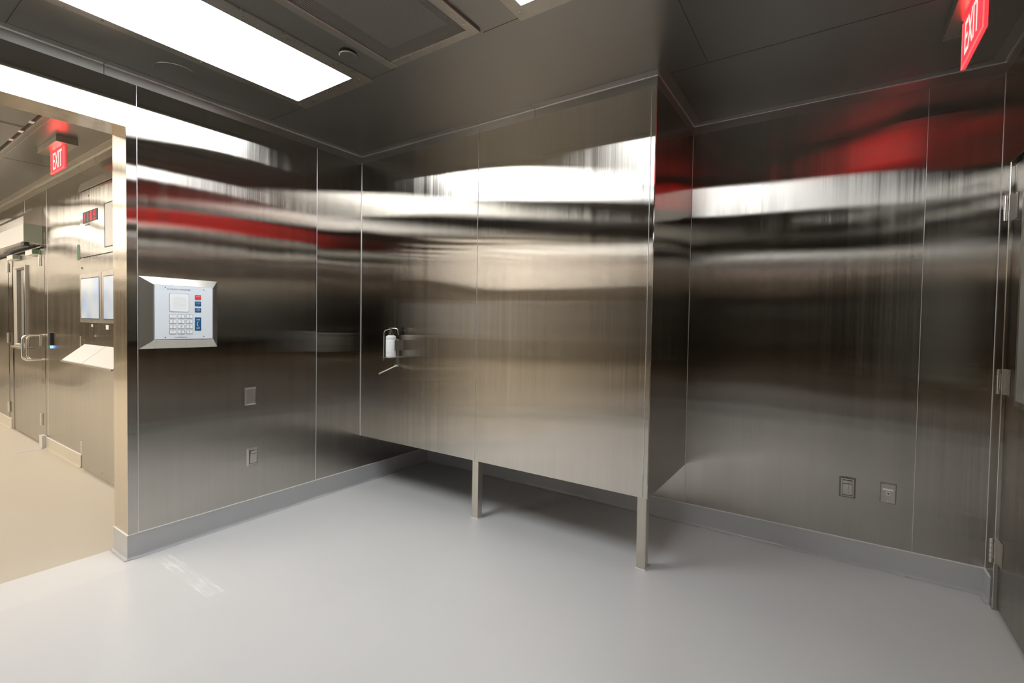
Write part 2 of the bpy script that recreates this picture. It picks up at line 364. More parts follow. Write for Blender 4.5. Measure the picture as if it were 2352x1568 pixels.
# sealed vertical joints
def bead(p0, p1, r=.0022, m=M_SEAM):
    bm = bmesh.new(); cyl(bm, p0, p1, r, 10); return trim(bm, m, True)
ZW = H-.055
bead((0, 2.121, BZ), (0, 2.121, ZW), .002)
bead((.0015, YJ+CW, BZ), (.0015, YJ+CW, ZW), .0022)
bead((.0010, YJ+CW, ZO+CW), (.0010, -.72, ZO+CW), .0013, M_DARK)
bead((.0012, YJ, ZO), (.0012, YJ+CW, ZO+CW), .0008, M_DARK)
bead((.001, YB-.001, ZB), (.001, YB-.001, ZW), .0035)
bead((3.424, YC, BZ), (3.424, YC, ZW), .0012)
bead((XR, YC, BZ), (XR, YC, ZW), .0025)
bead((XB, YC, BZ), (XB, YC, ZW), .002)
bead((-3.153, YH, BZ), (-3.153, YH, ZW), .0015); bead((-3.96, YH, 2.11), (-3.96, YH, ZW), .002); bead((-2.135, YH, 0.02), (-2.135, YH, 2.4), .003, M_DARK)

# L-shaped metal cove trim at the ceiling
def cove_prof(L=.055, t=.002, r=.010):
    pr = [(0, H-L), (t, H-L), (t, H-t-r)]
    for k in range(1, 6):
        a = math.pi/2*k/6; pr.append((t+r-r*math.cos(a), H-t-r+r*math.sin(a)))
    pr += [(t+r, H-t), (L, H-t), (L, H), (0, H)]
    return pr
g = .0015
runs = [[(0, YK), (0, .882-g)], [(0, .882+g), (0, YB), (1.562-g, YB)], [(1.562+g, YB), (XB, YB), (XB, YC), (XR, YC), (XR, 1.9)], [(XR, 1.9-2*g), (XR, YK), (0, YK)]]
for r_ in runs: trim(sweep(r_, cove_prof()), M_COVE, True)
trim(sweep([(-T-.001, -9), (-T-.001, YH), (-2.1, YH)], cove_prof(.07, .003, .035), side=-1), M_TRIM, True)
trim(sweep([(-2.1-.003, YH), (-9, YH)], cove_prof(.07, .003, .035), side=-1), M_TRIM, True)
# epoxy cove base
def base_prof(z=BZ, t=.005, r=.016):
    pr = [(0, z), (t, z), (t, t+r)]
    for k in range(1, 7):
        a = math.pi/2*k/7; pr.append((t+r-r*math.cos(a), t*.2+r-r*math.sin(a)))
    pr += [(t+r, .0008), (t+r, 0), (0, 0)]
    return pr
nb = [0]
def baseb(name, path, m, side=1, z=BZ, cap=True):
    o = struct(name, sweep(path, base_prof(z), side), m, smooth=True)
    if cap:
        pr = [(0, z-.0005), (.0062, z-.0005), (.0062, z+.0018), (0, z+.003)]
        trim(sweep(path, pr, side), M_SEALW)
baseb('baseboard_left', [(-T, YJ+.16), (-T, YJ), (0, YJ), (0, YC)], M_BASE)
baseb('baseboard_back', [(0, YC), (XR, YC), (XR, DY1+.05)], M_BASE)
baseb('baseboard_right', [(XR, DY0-.05), (XR, YK), (0, YK), (0, -.72), (-T, -.72)], M_BASE)
baseb('baseboard_hall', [(-3.225, YH), (-2.187, YH)], M_BASEH, side=1, z=.112)
baseb('baseboard_hall_end', [(-9, YH), (-4.62, YH)], M_BASEH, side=1, z=.112)
# lumpy sealant fillets at the base of the wall
bm = bmesh.new(); tube(bm, [(-T+.01, YJ-.018, .001), (-.1, YJ-.019, .002), (.014, YJ-.020, .001), (.019, YJ+.03, .001), (.020, YJ+.22, 0)], .0045); trim(bm, M_LUMP, True)
bm = bmesh.new(); tube(bm, [(XB+.1, YC-.020, 0), (XB+.4, YC-.021, .002), (XB+.8, YC-.020, .001), (3.4, YC-.019, 0)], .006); trim(bm, M_LUMP, True)

# ------------------------------------------------------------------ steel enclosure on two legs
E_ = thing('steel_enclosure', 'large brushed stainless steel enclosure hanging to the ceiling in the corner on two square legs', 'cabinet', (XB/2, (YB+YC)/2, 0))
bxo('front_panel', M_BOX, E_, .002, 1.1445, YB, YB+.02, ZB, H-.001)
bxo('front_panel', M_BOX, E_, 1.1465, 2.258, YB, YB+.02, ZB, H-.001)
bm = bmesh.new(); prism(bm, [(2.260, YB), (XB-.004, YB), (XB, YB+.004), (XB, YB+.02), (2.260, YB+.02)], 'Z', ZB-.002, H-.001); link('corner_trim', bm, M_BOX, E_)
bxo('side_panel', M_BOX, E_, XB-.02, XB, YB+.0205, YC, ZB, H-.001)
bxo('bottom_panel', plain('darkened_underside_steel', (.12, .115, .11), .6, .5), E_, .002, XB-.02, YB+.0205, YC, ZB, ZB+.02)  # unseen underside coloured dark to cut light bounced onto the floor below
for x in (1.1455, 2.259):
    bm = bmesh.new(); cyl(bm, (x, YB-.0004, ZB+(.0 if x < 2 else .12)), (x, YB-.0004, ZW), .0017, 8); link('panel_joint', bm, M_SEAM, E_, True)
for x0, x1 in ((1.121, 1.171), (2.228, 2.278)):
    bm = bmesh.new(); box(bm, x0, x1, YB+.008, YB+.058, .003, ZB, bev=.003); lg = link('leg', bm, M_LEG, E_)
    bm = bmesh.new(); tube(bm, [(x0-.001, YB+.006, .002), (x1+.001, YB+.006, .002), (x1+.001, YB+.06, .002), (x0-.001, YB+.06, .002), (x0-.001, YB+.006, .002)], .004, 8); link('sealant_bead', bm, M_SEALW, lg)

# ------------------------------------------------------------------ ceiling lights
def ceiling_light(x0, x1, label, lm):
    t = thing('ceiling_light', label, 'ceiling light', ((x0+x1)/2, (LY[0]+LY[1])/2, H), 'recessed ceiling light panels')
    fx0, fx1, fy0, fy1 = x0, x1, LY[0], LY[1]; dx0, dx1, dy0, dy1 = x0+.055, x1-.08, LY[0]+.085, 1.67
    dx0, dx1 = x0+.052, x0+.532
    bm = bmesh.new(); z0 = H-.006; z1 = H+.004
    # frame: flat flange with a small lip round the diffuser
    for a in ((fx0, dx0, fy0, fy1), (dx1, fx1, fy0, fy1), (dx0, dx1, fy0, dy0), (dx0, dx1, dy1, fy1)): box(bm, a[0], a[1], a[2], a[3], z0, z1)
    fr = link('frame', bm, M_TRIM, t)
    bxo('diffuser', lm, t, dx0, dx1, dy0, dy1, H-.003, H+.02)
    sc = [(dx0-.02, dy1+.03), (dx1+.03, dy1+.03), ((dx0+dx1)/2, dy1+.03), (dx0-.02, 1.15), (dx1+.03, 1.15), (dx0-.02, .75), (dx1+.03, .75)]
    for x, y in sc:
        bm = bmesh.new(); cyl(bm, (x, y, z0-.002), (x, y, z0+.001), .006, 12, bev=.0008); link('screw', bm, M_CHROME, fr)
    return t
ceiling_light(.41, 1.02, 'long bright ceiling light panel nearest the doorway and phone wall', M_LAMP)
ceiling_light(1.94, 2.55, 'bright ceiling light panel right of the perforated filter, only its corner in view', M_LAMP2)

# fan filter unit
t = thing('ceiling_filter', 'square perforated steel filter unit recessed in the ceiling between the two lights', 'air filter', (1.475, 1.1, H))
x0, x1, y0, y1 = 1.195, 1.755, .43, 1.715; bm = bmesh.new(); fw_ = .045
for a in ((x0, x0+fw_, y0, y1), (x1-fw_, x1, y0, y1), (x0+fw_, x1-fw_, y0, y0+fw_), (x0+fw_, x1-fw_, y1-fw_, y1)): box(bm, a[0], a[1], a[2], a[3], H-.012, H+.002, bev=.002)
fr = link('frame', bm, M_TRIM, t)
bxo('perforated_screen', M_PERF, t, x0+fw_, x1-fw_, y0+fw_, y1-fw_, H-.0065, H-.005)
bm = bmesh.new()
for a in ((x0+.03, x0+.032, y0+.02, y1-.02), (x1-.032, x1-.03, y0+.02, y1-.02), (x0+.03, x1-.03, y0+.02, y0+.022), (x0+.03, x1-.03, y1-.022, y1-.02)): box(bm, a[0], a[1], a[2], a[3], H, H+.06)
box(bm, x0+.03, x1-.03, y0+.02, y1-.02, H+.06, H+.065); link('housing', bm, M_BLACK, t)
bxo('filter_pad', plain('filter_media', (.62, .58, .52), .8), t, x0+.11, x1-.11, y0+.10, y1-.10, H+.01, H+.055)
for x, y in ((x0+.022, y1-.09), (x1-.022, y1-.09), (x0+.022, 1.0), (x1-.022, 1.0)):
    bm = bmesh.new(); cyl(bm, (x, y, H-.0145), (x, y, H-.011), .006, 12, bev=.0008); link('screw', bm, M_CHROME, fr)
# ceiling discs
bm = bmesh.new(); lathe(bm, [(.030, .012), (.030, .006), (.040, .004), (.041, 0), (.038, -.003), (.001, -.003)], (1.112, 1.512, H-.010), 40)
tag(link('sprinkler_cover', bm, M_CEIL, None, True), 'small round raised cover plate on ceiling beside the perforated filter', 'cover plate')
bm = bmesh.new(); lathe(bm, [(.095, .002), (.096, 0), (.094, -.002), (.001, -.002)], (.212, 1.122, H), 56)
tag(link('ceiling_cover', bm, M_CEIL, None, True), 'large flat round steel cover on ceiling left of the long light', 'cover plate')

# ------------------------------------------------------------------ exit signs
def exit_sign(label, canopy, c, half, zt, zb, along):
    t = thing('exit_sign', label, 'exit sign', ((canopy[0]+canopy[1])/2, (canopy[2]+canopy[3])/2, H), 'red exit signs')
    bxo('canopy', M_TRIM, t, *canopy, H-.045, H, bev=.002)
    th = .006
    if along == 'Y': d = (c[0]-th, c[0]+th, c[1]-half, c[1]+half)
    else: d = (c[0]-half, c[0]+half, c[1]-th, c[1]+th)
    p = bxo('panel', M_EXIT, t, *d, zb, zt, bev=.002)
    bm = bmesh.new(); zc = (zt+zb)/2
    for s in (-1,):
        if along == 'Y': place_text(bm, 'EXIT', .185, (c[0]+s*(th+.0006), c[1]+.01, zc), (0, s, 0), sx=.62)
        else: place_text(bm, 'EXIT', .18, (c[0], c[1]+s*(th+.0006), zc), (-s, 0, 0), sx=.60)
    link('lettering', bm, M_EXITL, p)
    bxo('back_plate', M_TRIM, t, *((d[1], d[1]+.004) if along == 'Y' else d[:2]), *(d[2:] if along == 'Y' else (d[3], d[3]+.004)), zb, zt)
    bm = bmesh.new()
    for q in ((0, .008), (1, .008)):
        if along == 'Y':
            y_ = d[2] if q[0] == 0 else d[3]-q[1]; box(bm, d[0]-.001, d[0]+.002, y_, y_+q[1], zb, zt)
        else:
            x_ = d[0] if q[0] == 0 else d[1]-q[1]; box(bm, x_, x_+q[1], d[2]-.001, d[2]+.002, zb, zt)
    if along == 'Y': box(bm, d[0]-.001, d[0]+.002, d[2], d[3], zb, zb+.007)
    else: box(bm, d[0], d[1], d[2]-.001, d[2]+.002, zb, zb+.007)
    link('bright_edge', bm, M_EXITR, p)
    # support stem between canopy and panel
    if along == 'Y': d = (c[0]-.004, c[0]+.004, c[1]-half+.01, c[1]+half-.01)
    else: d = (c[0]-half+.01, c[0]+half-.01, c[1]-.004, c[1]+.004)
    bxo('stem', M_EXIT, t, *d, zt-.001, H-.044)
exit_sign('red lit exit sign hanging from ceiling at the top right near the windowed door', (3.405, 3.50, 2.20, 2.83), (3.455, 2.525), .175, 2.528, 2.345, 'Y')
exit_sign('small red exit sign hanging in the warm hall beyond the doorway', (-1.95, -1.47, 1.03, 1.155), (-1.69, 1.093), .165, 2.53, 2.375, 'X')

# ------------------------------------------------------------------ clean phone
P0 = thing('wall_phone', 'pale blue keypad phone in a sloping steel frame on the left wall', 'phone', (0, 1.23, 1.32))
ya, yb_, za, zb_ = 1.027, 1.432, 1.1275, 1.521; D = .026
bm = bmesh.new(); o4 = [(ya, za), (yb_, za), (yb_, zb_), (ya, zb_)]; i4 = [(ya+.052, za+.045), (yb_-.030+.0, za+.045), (yb_-.030, zb_-.04), (ya+.052, zb_-.04)]
i4 = [(1.087, 1.173), (1.398, 1.173), (1.398, 1.481), (1.087, 1.481)]
vo = [bm.verts.new((.0005, *p)) for p in o4]; vi = [bm.verts.new((D, *p)) for p in i4]
vj = [bm.verts.new((D-.004, p[0]+(.005 if p[0] < 1.2 else -.005), p[1]+(.005 if p[1] < 1.3 else -.005))) for p in i4]
for k in range(4):
    bm.faces.new((vo[k], vo[(k+1) % 4], vi[(k+1) % 4], vi[k])); bm.faces.new((vi[k], vi[(k+1) % 4], vj[(k+1) % 4], vj[k]))
bm.faces.new(vo[::-1]); bm.faces.new(vj); fr = link('bevelled_frame', bm, M_PLATE, P0)
bxo('face_plate', M_PHONE, P0, D-.004, D+.002, 1.092, 1.392, 1.178, 1.477, bev=.001)
XF = D+.002; y0, y1, z0, z1 = 1.092, 1.392, 1.178, 1.477
def pf(u, v): return y0+u*(y1-y0), z1-v*(z1-z0)      # u, v fractions from top left of the plate
# fractions measured on the plate
def pbox(name, m, u0, u1, v0, v1, h=.0016, rad=.0022, par=P0):
    a, b_ = pf(u0, v0), pf(u1, v1); Y0, Y1, Z0, Z1 = a[0], b_[0], b_[1], a[1]; poly = []
    for cy, cz, t0 in ((Y1-rad, Z1-rad, 0), (Y0+rad, Z1-rad, 90), (Y0+rad, Z0+rad, 180), (Y1-rad, Z0+rad, 270)):
        for k in range(5): t = R(t0+90*k/4); poly.append((cy+rad*math.cos(t), cz+rad*math.sin(t)))
    bm = bmesh.new(); prism(bm, poly, 'X', XF-.0003, XF+h); return link(name, bm, m, par)
sp = pbox('speaker_rim', M_KEYRIM, .235, .575, .135, .485, .001, .008)
s2 = pbox('speaker_grille', M_KEY, .242, .568, .142, .478, .0018, .007, par=sp)
bm = bmesh.new()
for k in range(9):
    a = pf(.30-.0+(.02 if k in (0, 8) else 0), .205+k*.026); b_ = pf(.52-(.02 if k in (0, 8) else 0), .205+k*.026)
    box(bm, XF+.0017, XF+.0021, a[0], b_[0], a[1]-.0006, a[1]+.0006)
link('slots', bm, plain('slot_grey', (.6, .62, .64), .5), s2)
keys = ['1', '2', '3', '4', '5', '6', '7', '8', '9', '*', '0', '#']; sub = ['', 'ABC', 'DEF', 'GHI', 'JKL', 'MNO', 'PRS', 'TUV', 'WXY', '', 'OPER', '']
for k in range(12):
    c_, r_ = k % 3, k//3; u0 = .235+c_*.142; v0 = .530+r_*.0985
    kk = pbox('key', M_KEYRIM, u0, u0+.118, v0, v0+.076, .0014)
    pbox('key_cap', M_KEY, u0+.006, u0+.112, v0+.007, v0+.069, .0022, par=kk)
    bm = bmesh.new(); a = pf(u0+.059, v0+.030); place_text(bm, keys[k], .0125, (XF+.0024, a[0], a[1]), (0, 1, 0))
    if sub[k]: a = pf(u0+.059, v0+.057); place_text(bm, sub[k], .004, (XF+.0024, a[0], a[1]), (0, 1, 0))
    link('digit', bm, M_TXT, kk)
for u0, u1, v0, v1, m, lines in ((.677, .79, .150, .240, M_RED, ('HOTLINE', '1')), (.677, .79, .275, .365, M_BLUE, ('HOTLINE', '2')), (.677, .79, .400, .485, M_BLUE, ('FLASH', 'HOTLINE', '3')),):
    bt = pbox('button', m, u0, u1, v0, v1, .0016)
    bm = bmesh.new()
    for i, s_ in enumerate(lines):
        a = pf((u0+u1)/2, v0+(v1-v0)*(i+1)/(len(lines)+1)); place_text(bm, s_, .0062, (XF+.0018, a[0], a[1]), (0, 1, 0))
    link('legend', bm, M_TXTW, bt)
bt = pbox('on_off_button', M_BLUE, .677, .79, .580, .838, .0016); bm = bmesh.new()
a = pf(.733, .628); place_text(bm, 'ON', .012, (XF+.0018, a[0], a[1]), (0, 1, 0))
a = pf(.733, .792); place_text(bm, 'OFF', .011, (XF+.0018, a[0], a[1]), (0, 1, 0))
pts = [pf(.742, .668), pf(.725, .672), pf(.716, .71), pf(.725, .748), pf(.742, .752)]
tube(bm, [(XF+.0018, p[0], p[1]) for p in pts], .0011, 6); link('legend', bm, M_TXTW, bt)
bm = bmesh.new(); a = pf(.40, .063); place_text(bm, 'CLEAN PHONE', .0125, (XF+.0005, a[0], a[1]), (0, 1, 0), sx=1.3, spacing=1.1)
link('title_lettering', bm, M_TXT, P0); bm = bmesh.new()
a = pf(.43, .965); place_text(bm, 'GAI-TRONICS CORPORATION', .0048, (XF+.0005, a[0], a[1]), (0, 1, 0)); a = pf(.43, .94)
cyl(bm, (XF-.0005, a[0], a[1]), (XF+.0006, a[0], a[1]), .0018, 10); link('small_print', bm, M_TXT, P0)
for u, v in ((.172, .035), (.84, .045), (.172, .965), (.84, .955)):
    a = pf(u, v); bm = bmesh.new(); cyl(bm, (XF-.001, a[0], a[1]), (XF+.0016, a[0], a[1]), .0033, 12, bev=.0006); link('screw', bm, M_TXT, P0)

# ------------------------------------------------------------------ wall plates
def plate_frame(c, ax, w_, h_, th, m, par, name='plate', bevel=.006, cut=None):
    """bevel-edged plate on a wall. ax 'X': on x=0 facing +x ; 'Y': on y=YC facing -y"""
    bm = bmesh.new(); cy, cz = c
    def q(u, v, d): return (d, cy+u, cz+v) if ax == 'X' else (cy+u, YC-d, cz+v)
    def ring(hw, hh, d): return [bm.verts.new(q(*p, d)) for p in ((-hw, -hh), (hw, -hh), (hw, hh), (-hw, hh))]
    rs = [ring(w_/2, h_/2, 0), ring(w_/2, h_/2, .001), ring(w_/2-bevel, h_/2-bevel, th)]
    if cut: rs += [ring(cut[0]/2, cut[1]/2, th), ring(cut[0]/2, cut[1]/2, .001)]
    for a, b_ in zip(rs, rs[1:]):
        for k in range(4): bm.faces.new((a[k], a[(k+1) % 4], b_[(k+1) % 4], b_[k]))
    bm.faces.new(rs[0][::-1]); bm.faces.new(rs[-1]); return link(name, bm, m, par)
def screw(ax, y, z, d, par, r=.0032):
    bm = bmesh.new()
    if ax == 'X': cyl(bm, (d-.001, y, z), (d+.0012, y, z), r, 12, bev=.0005)
    else: cyl(bm, (y, YC-d+.001, z), (y, YC-d-.0012, z), r, 12, bev=.0005)
    link('screw', bm, M_CHROME, par)
b1 = thing('blank_plate', 'small blank steel wall plate on the left wall, above the covered outlet', 'wall plate', (0, 1.637, .802))
plate_frame((1.637, .802), 'X', .074, .113, .008, M_PLATE, b1, bevel=.009)
for dz in (-.042, .042): screw('X', 1.637, .802+dz, .008, b1)
def covered(label, ax, cy, cz):
    t = thing('outlet_cover', label, 'outlet', (0, cy, cz) if ax == 'X' else (cy, YC, cz), 'hinged steel outlet covers')
    plate_frame((cy, cz), ax, .074, .114, .011, M_PLATE, t, 'surround', bevel=.008, cut=(.050, .088))
    # hinged lid, thicker hood at its top
    bm = bmesh.new(); hw, hh = .021, .040
    prof = [(.0, -hh), (.014, -hh), (.0155, -hh+.004), (.016, hh-.018), (.021, hh-.014), (.021, hh-.002), (.018, hh), (.0, hh)]
    a0 = len(prof)
    def q(u, v, d): return (d, cy+u, cz+v) if ax == 'X' else (cy+u, YC-d, cz+v)
    A = [bm.verts.new(q(-hw, v, d)) for d, v in prof]; B = [bm.verts.new(q(hw, v, d)) for d, v in prof]
    for k in range(a0): bm.faces.new((A[k], A[(k+1) % a0], B[(k+1) % a0], B[k]))
    bm.faces.new(A); bm.faces.new(B[::-1]); bmesh.ops.bevel(bm, geom=bm.edges[:], offset=.0012, segments=1, affect='EDGES')
    lid = link('lid', bm, M_PLATE, t)
    bm = bmesh.new()
    if ax == 'X': cyl(bm, (.017, cy-.019, cz+.0225), (.017, cy+.019, cz+.0225), .0016, 8)
    else: cyl(bm, (cy-.019, YC-.017, cz+.0225), (cy+.019, YC-.017, cz+.0225), .0016, 8)
    link('hinge_pin', bm, M_DARK, lid)
covered('steel covered outlet low on the left wall, below the blank plate', 'X', 1.649, .409)
covered('steel covered outlet low on the back wall, left of the data jack plate', 'Y', 3.144, .416)
t = thing('jack_plate', 'steel data jack plate with white label on the back wall, right of covered outlet', 'wall plate', (3.3195, YC, .4195))
plate_frame((3.3195, .4195), 'Y', .068, .107, .006, M_PLATE, t, bevel=.004)
screw('Y', 3.3195, .4195+.041, .006, t, .003); screw('Y', 3.3195, .4195-.041, .006, t, .003)
bm = bmesh.new(); prism(bm, [(3.3195-.023, .4445), (3.3195+.016, .4445), (3.3195+.022, .440), (3.3195+.022, .4345), (3.3195-.023, .4345)], 'Y', YC-.0072, YC-.0055); link('paper_label', bm, M_CARD, t)
jk = bxo('jack', M_WHITE, t, 3.3195-.008, 3.3195+.008, YC-.009, YC-.005, .4105, .4275, bev=.0008)
bm = bmesh.new(); prism(bm, [(3.3145, .4225), (3.3245, .4225), (3.3245, .419), (3.3215, .4155), (3.3175, .4155), (3.3145, .419)], 'Y', YC-.0095, YC-.0085); link('socket', bm, M_BLACK, jk)

# ------------------------------------------------------------------ sanitizer dispenser
dx = .440; dy = YB-.090
t = thing('dispenser_bracket', 'steel lever-operated dispenser bracket mounted on the enclosure front', 'soap dispenser', (dx, YB, 1.08))
bm = bmesh.new(); box(bm, .424, .428, YB-.004, YB, .970, 1.165); box(bm, .404, .429, YB-.003, YB, .970, 1.165, bev=.001); link('back_plate', bm, M_PLATE, t)
bxo('side_plate', M_PLATE, t, .478, .481, YB-.090, YB-.002, 1.085, 1.160)
bxo('shelf', M_PLATE, t, .398, .486, YB-.135, YB-.002, 1.032, 1.036)
bm = bmesh.new()
tube(bm, arc_pts([(.398, dy-.03, 1.012), (.398, dy-.03, 1.228), (.440, dy, 1.243)], .02), .0032, 8)
tube(bm, arc_pts([(.440, dy, 1.246), (.486, dy+.02, 1.246), (.486, dy+.03, 1.20)], .02), .0025, 8); link('wire_yoke', bm, M_CHROME, t, True)
bm = bmesh.new(); tube(bm, [(.43, YB-.008, .972), (.428, YB-.06, .960), (.424, YB-.165, .928)], .0052, 10); cyl(bm, (.424, YB-.160, .9295), (.4235, YB-.185, .922), .0065, 12); link('lever', bm, M_CHROME, t, True)
bm = bmesh.new(); cyl(bm, (.405, YB-.018, .968), (.448, YB-.018, .968), .009, 14, bev=.001); link('pivot', bm, M_CHROME, t, True)
B_ = thing('sanitizer_bottle', 'small white sanitizer bottle with black cap held in the steel bracket', 'bottle', (dx, dy, 1.036))
bm = bmesh.new(); r = .036
lathe(bm, [(.030, .0), (.034, .003), (r, .008), (r, .024), (r-.0015, .026), (r, .028), (r, .034), (r-.0015, .036), (r, .038), (r, .125), (r-.0015, .128), (r, .131), (r, .146), (.033, .153), (.022, .158), (.018, .160)], (dx, dy, 1.036), 36); link('bottle_body', bm, M_WHITE, B_, True)
bm = bmesh.new(); lathe(bm, [(.019, 0), (.019, .010), (.012, .022), (.008, .024)], (dx, dy, 1.1955), 24); link('cap', bm, M_BLACK, B_, True)
bm = bmesh.new(); lathe(bm, [(.018, 0), (.018, .003), (.007, .004), (.007, .026), (.012, .027), (.012, .032), (.002, .033)], (dx, dy, 1.2185), 20); link('pump', bm, M_CHROME, B_, True)

# ------------------------------------------------------------------ door on the right
def hinge(x, y, z0, z1, ax, par, sign=-1):
    """barrel hinge: pin line at x,y; leaf plates along y (ax 'Y') or x (ax 'X')"""
    bm = bmesh.new(); n = 5; h = (z1-z0)/n; r = .0085
    for k in range(n):
        cyl(bm, (x, y, z0+k*h+.0006), (x, y, z0+(k+1)*h-.0006), r, 16, bev=.0008)
    o = link('hinge', bm, M_CHROME, par, True)
    bm = bmesh.new()
    if ax == 'Y': box(bm, x+.008, x+.023, y-.016, y-.012, z0, z1); box(bm, x+.0200, x+.0225, y-.075, y-.016, z0, z1); box(bm, x+.0075, x+.0095, y-.012, y+.010, z0+.02, z1-.02)
    else: box(bm, x+.004, x+.040, y, y+.008, z0, z1)
    link('hinge_leaf', bm, M_PLATE, o); return o
bm = bmesh.new(); XD = XR+.013
# leaf with window opening
WY0, WY1, WZ0, WZ1 = 2.36, 3.005, .992, 1.875
for a in ((DY0, WY0, .012, DZ), (WY1, DY1, .012, DZ), (WY0, WY1, .012, WZ0), (WY0, WY1, WZ1, DZ)): box(bm, XD, XD+.045, a[0], a[1], a[2], a[3])
d1 = struct('door_1', bm, M_WALL)
bm = bmesh.new()      # bevelled window surround
oy0, oy1, oz0, oz1 = WY0-.022, WY1+.022, WZ0-.022, WZ1+.022
def rng(y0, y1, z0, z1, x): return [bm.verts.new((x, y, z)) for y, z in ((y0, z0), (y1, z0), (y1, z1), (y0, z1))]
rs = [rng(oy0, oy1, oz0, oz1, XD), rng(oy0, oy1, oz0, oz1, XD-.0015), rng(WY0+.0015, WY1-.0015, WZ0+.0015, WZ1-.0015, XD-.0015), rng(WY0+.0015, WY1-.0015, WZ0+.0015, WZ1-.0015, XD+.046)]
for a, b_ in zip(rs, rs[1:]):
    for k in range(4): bm.faces.new((a[k], a[(k+1) % 4], b_[(k+1) % 4], b_[k]))
link('window_frame', bm, M_PLATE, d1)
bxo('pane', M_GLASS, d1, XD+.022, XD+.028, WY0+.002, WY1-.002, WZ0+.002, WZ1-.002)
for z0, z1 in ((1.797, 1.913), (1.003, 1.119), (.217, .331)): hinge(XR-.0105, DY1+.016, z0, z1, 'Y', d1)
# frame of the door
bm = bmesh.new(); prism(bm, [(DY1+.004, 0), (DY1+.058, 0), (DY1+.058, DZ+.055), (DY0-.058, DZ+.055), (DY0-.058, 0), (DY0-.004, 0), (DY0-.004, DZ+.016), (DY1+.004, DZ+.016)], 'X', XR-.002, XR+.11); trim(bm, M_WALL)
bm = bmesh.new(); box(bm, XD+.02, XD+.06, DY0-.01, DY1+.01, DZ-.012, DZ+.03); box(bm, XD+.046, XD+.06, DY1-.012, DY1+.01, 0, DZ); trim(bm, M_TRIM)
bm = bmesh.new(); tube(bm, [(XR-.0015, DY1+.004, .01), (XR-.0015, DY1+.004, DZ+.016), (XR-.0015, DY0-.004, DZ+.016)], .0022, 8); trim(bm, M_CHROME)
bm = bmesh.new(); box(bm, XD+.008, XD+.02, DY1, DY1+.004, .01, DZ); trim(bm, M_DARK)
# room and lamp added behind the glass to make the pane bright
bm = bmesh.new()
for a in ((5.2, 5.3, 1, 3.25, 0, H), (XR+.121, 5.3, 3.19, 3.30, 0, H), (XR+.12, 5.3, 1, 1.1, 0, H), (XR+.12, 5.3, 1, 4, H, H+.1), (XR+.12, 5.3, 1, 4, -.1, 0)): box(bm, *a)
struct('wall_annex_added', bm, plain('annex_white', (.62, .6, .55), .6))
t = thing('ceiling_light', 'unseen light panel added behind the windowed door to brighten its pane', 'ceiling light', (4.5, 2.6, H))
bxo('diffuser', M_LAMP2, t, 4.2, 4.7, 1.9, 3.0, H-.02, H-.002); bxo('frame', M_TRIM, t, 4.14, 4.76, 1.84, 3.06, H-.012, H)

# ------------------------------------------------------------------ hall beyond the doorway
# door with window
bm = bmesh.new(); hw0, hw1, hz0, hz1 = -4.36, -3.92, .99, 1.80
for a in ((-4.52, hw0, .015, 2.10), (hw1, -3.385, .015, 2.10), (hw0, hw1, .015, hz0), (hw0, hw1, hz1, 2.10)): box(bm, a[0], a[1], YH+.006, YH+.05, a[2], a[3])
d2 = struct('door_2', bm, M_WALLW)
bm = bmesh.new()
def rngx(x0, x1, z0, z1, y): return [bm.verts.new((x, y, z)) for x, z in ((x0, z0), (x1, z0), (x1, z1), (x0, z1))]
rs = [rngx(hw0-.04, hw1+.03, hz0-.03, hz1+.03, YH+.006), rngx(hw0-.04, hw1+.03, hz0-.03, hz1+.03, YH-.016), rngx(hw0-.01, hw1+.01, hz0-.01, hz1+.01, YH-.018), rngx(hw0+.0015, hw1-.0015, hz0+.0015, hz1-.0015, YH+.004), rngx(hw0+.0015, hw1-.0015, hz0+.0015, hz1-.0015, YH+.052)]
for a, b_ in zip(rs, rs[1:]):
    for k in range(4): bm.faces.new((a[k], a[(k+1) % 4], b_[(k+1) % 4], b_[k]))
link('window_frame', bm, M_PLATE, d2)
bxo('pane', M_GLASS, d2, hw0+.002, hw1-.002, YH+.022, YH+.028, hz0+.002, hz1-.002)
bxo('sill', M_PLATE, d2, hw0-.06, hw1+.04, YH-.04, YH+.004, hz0-.05, hz0-.028, bev=.003)
for z0, z1 in ((1.79, 1.90), (1.0, 1.112), (.21, .329)):
    hinge(-3.375, YH-.008, z0, z1, 'X', d2)
for yy, xx in ((YH-.135, -3.40), (YH-.10, -3.40)):
    bm = bmesh.new(); tube(bm, arc_pts([(xx+.02, YH+.006, 1.105), (xx, yy, 1.105), (xx, yy, .862), (xx+.02, YH+.006, .862)], .05, 8), .0105, 14); link('handle', bm, M_CHROME, d2, True)
bm = bmesh.new(); prism(bm, [(-4.54, 0), (-4.524, 0), (-4.524, 2.105), (-3.381, 2.105), (-3.381, 0), (-3.245, 0), (-3.245, 2.11), (-4.54, 2.11)], 'Y', YH-.002, YH+.06); trim(bm, M_WALLW)
# leaf of the next door
bm = bmesh.new(); box(bm, -5.6, -4.71, YH-.004, YH-.001, .12, 2.05); d3 = struct('door_3', bm, M_WALLW)
for z0, z1 in ((1.79, 1.89), (.98, 1.10), (.189, .306)): hinge(-4.70, YH-.012, z0, z1, 'X', d3)
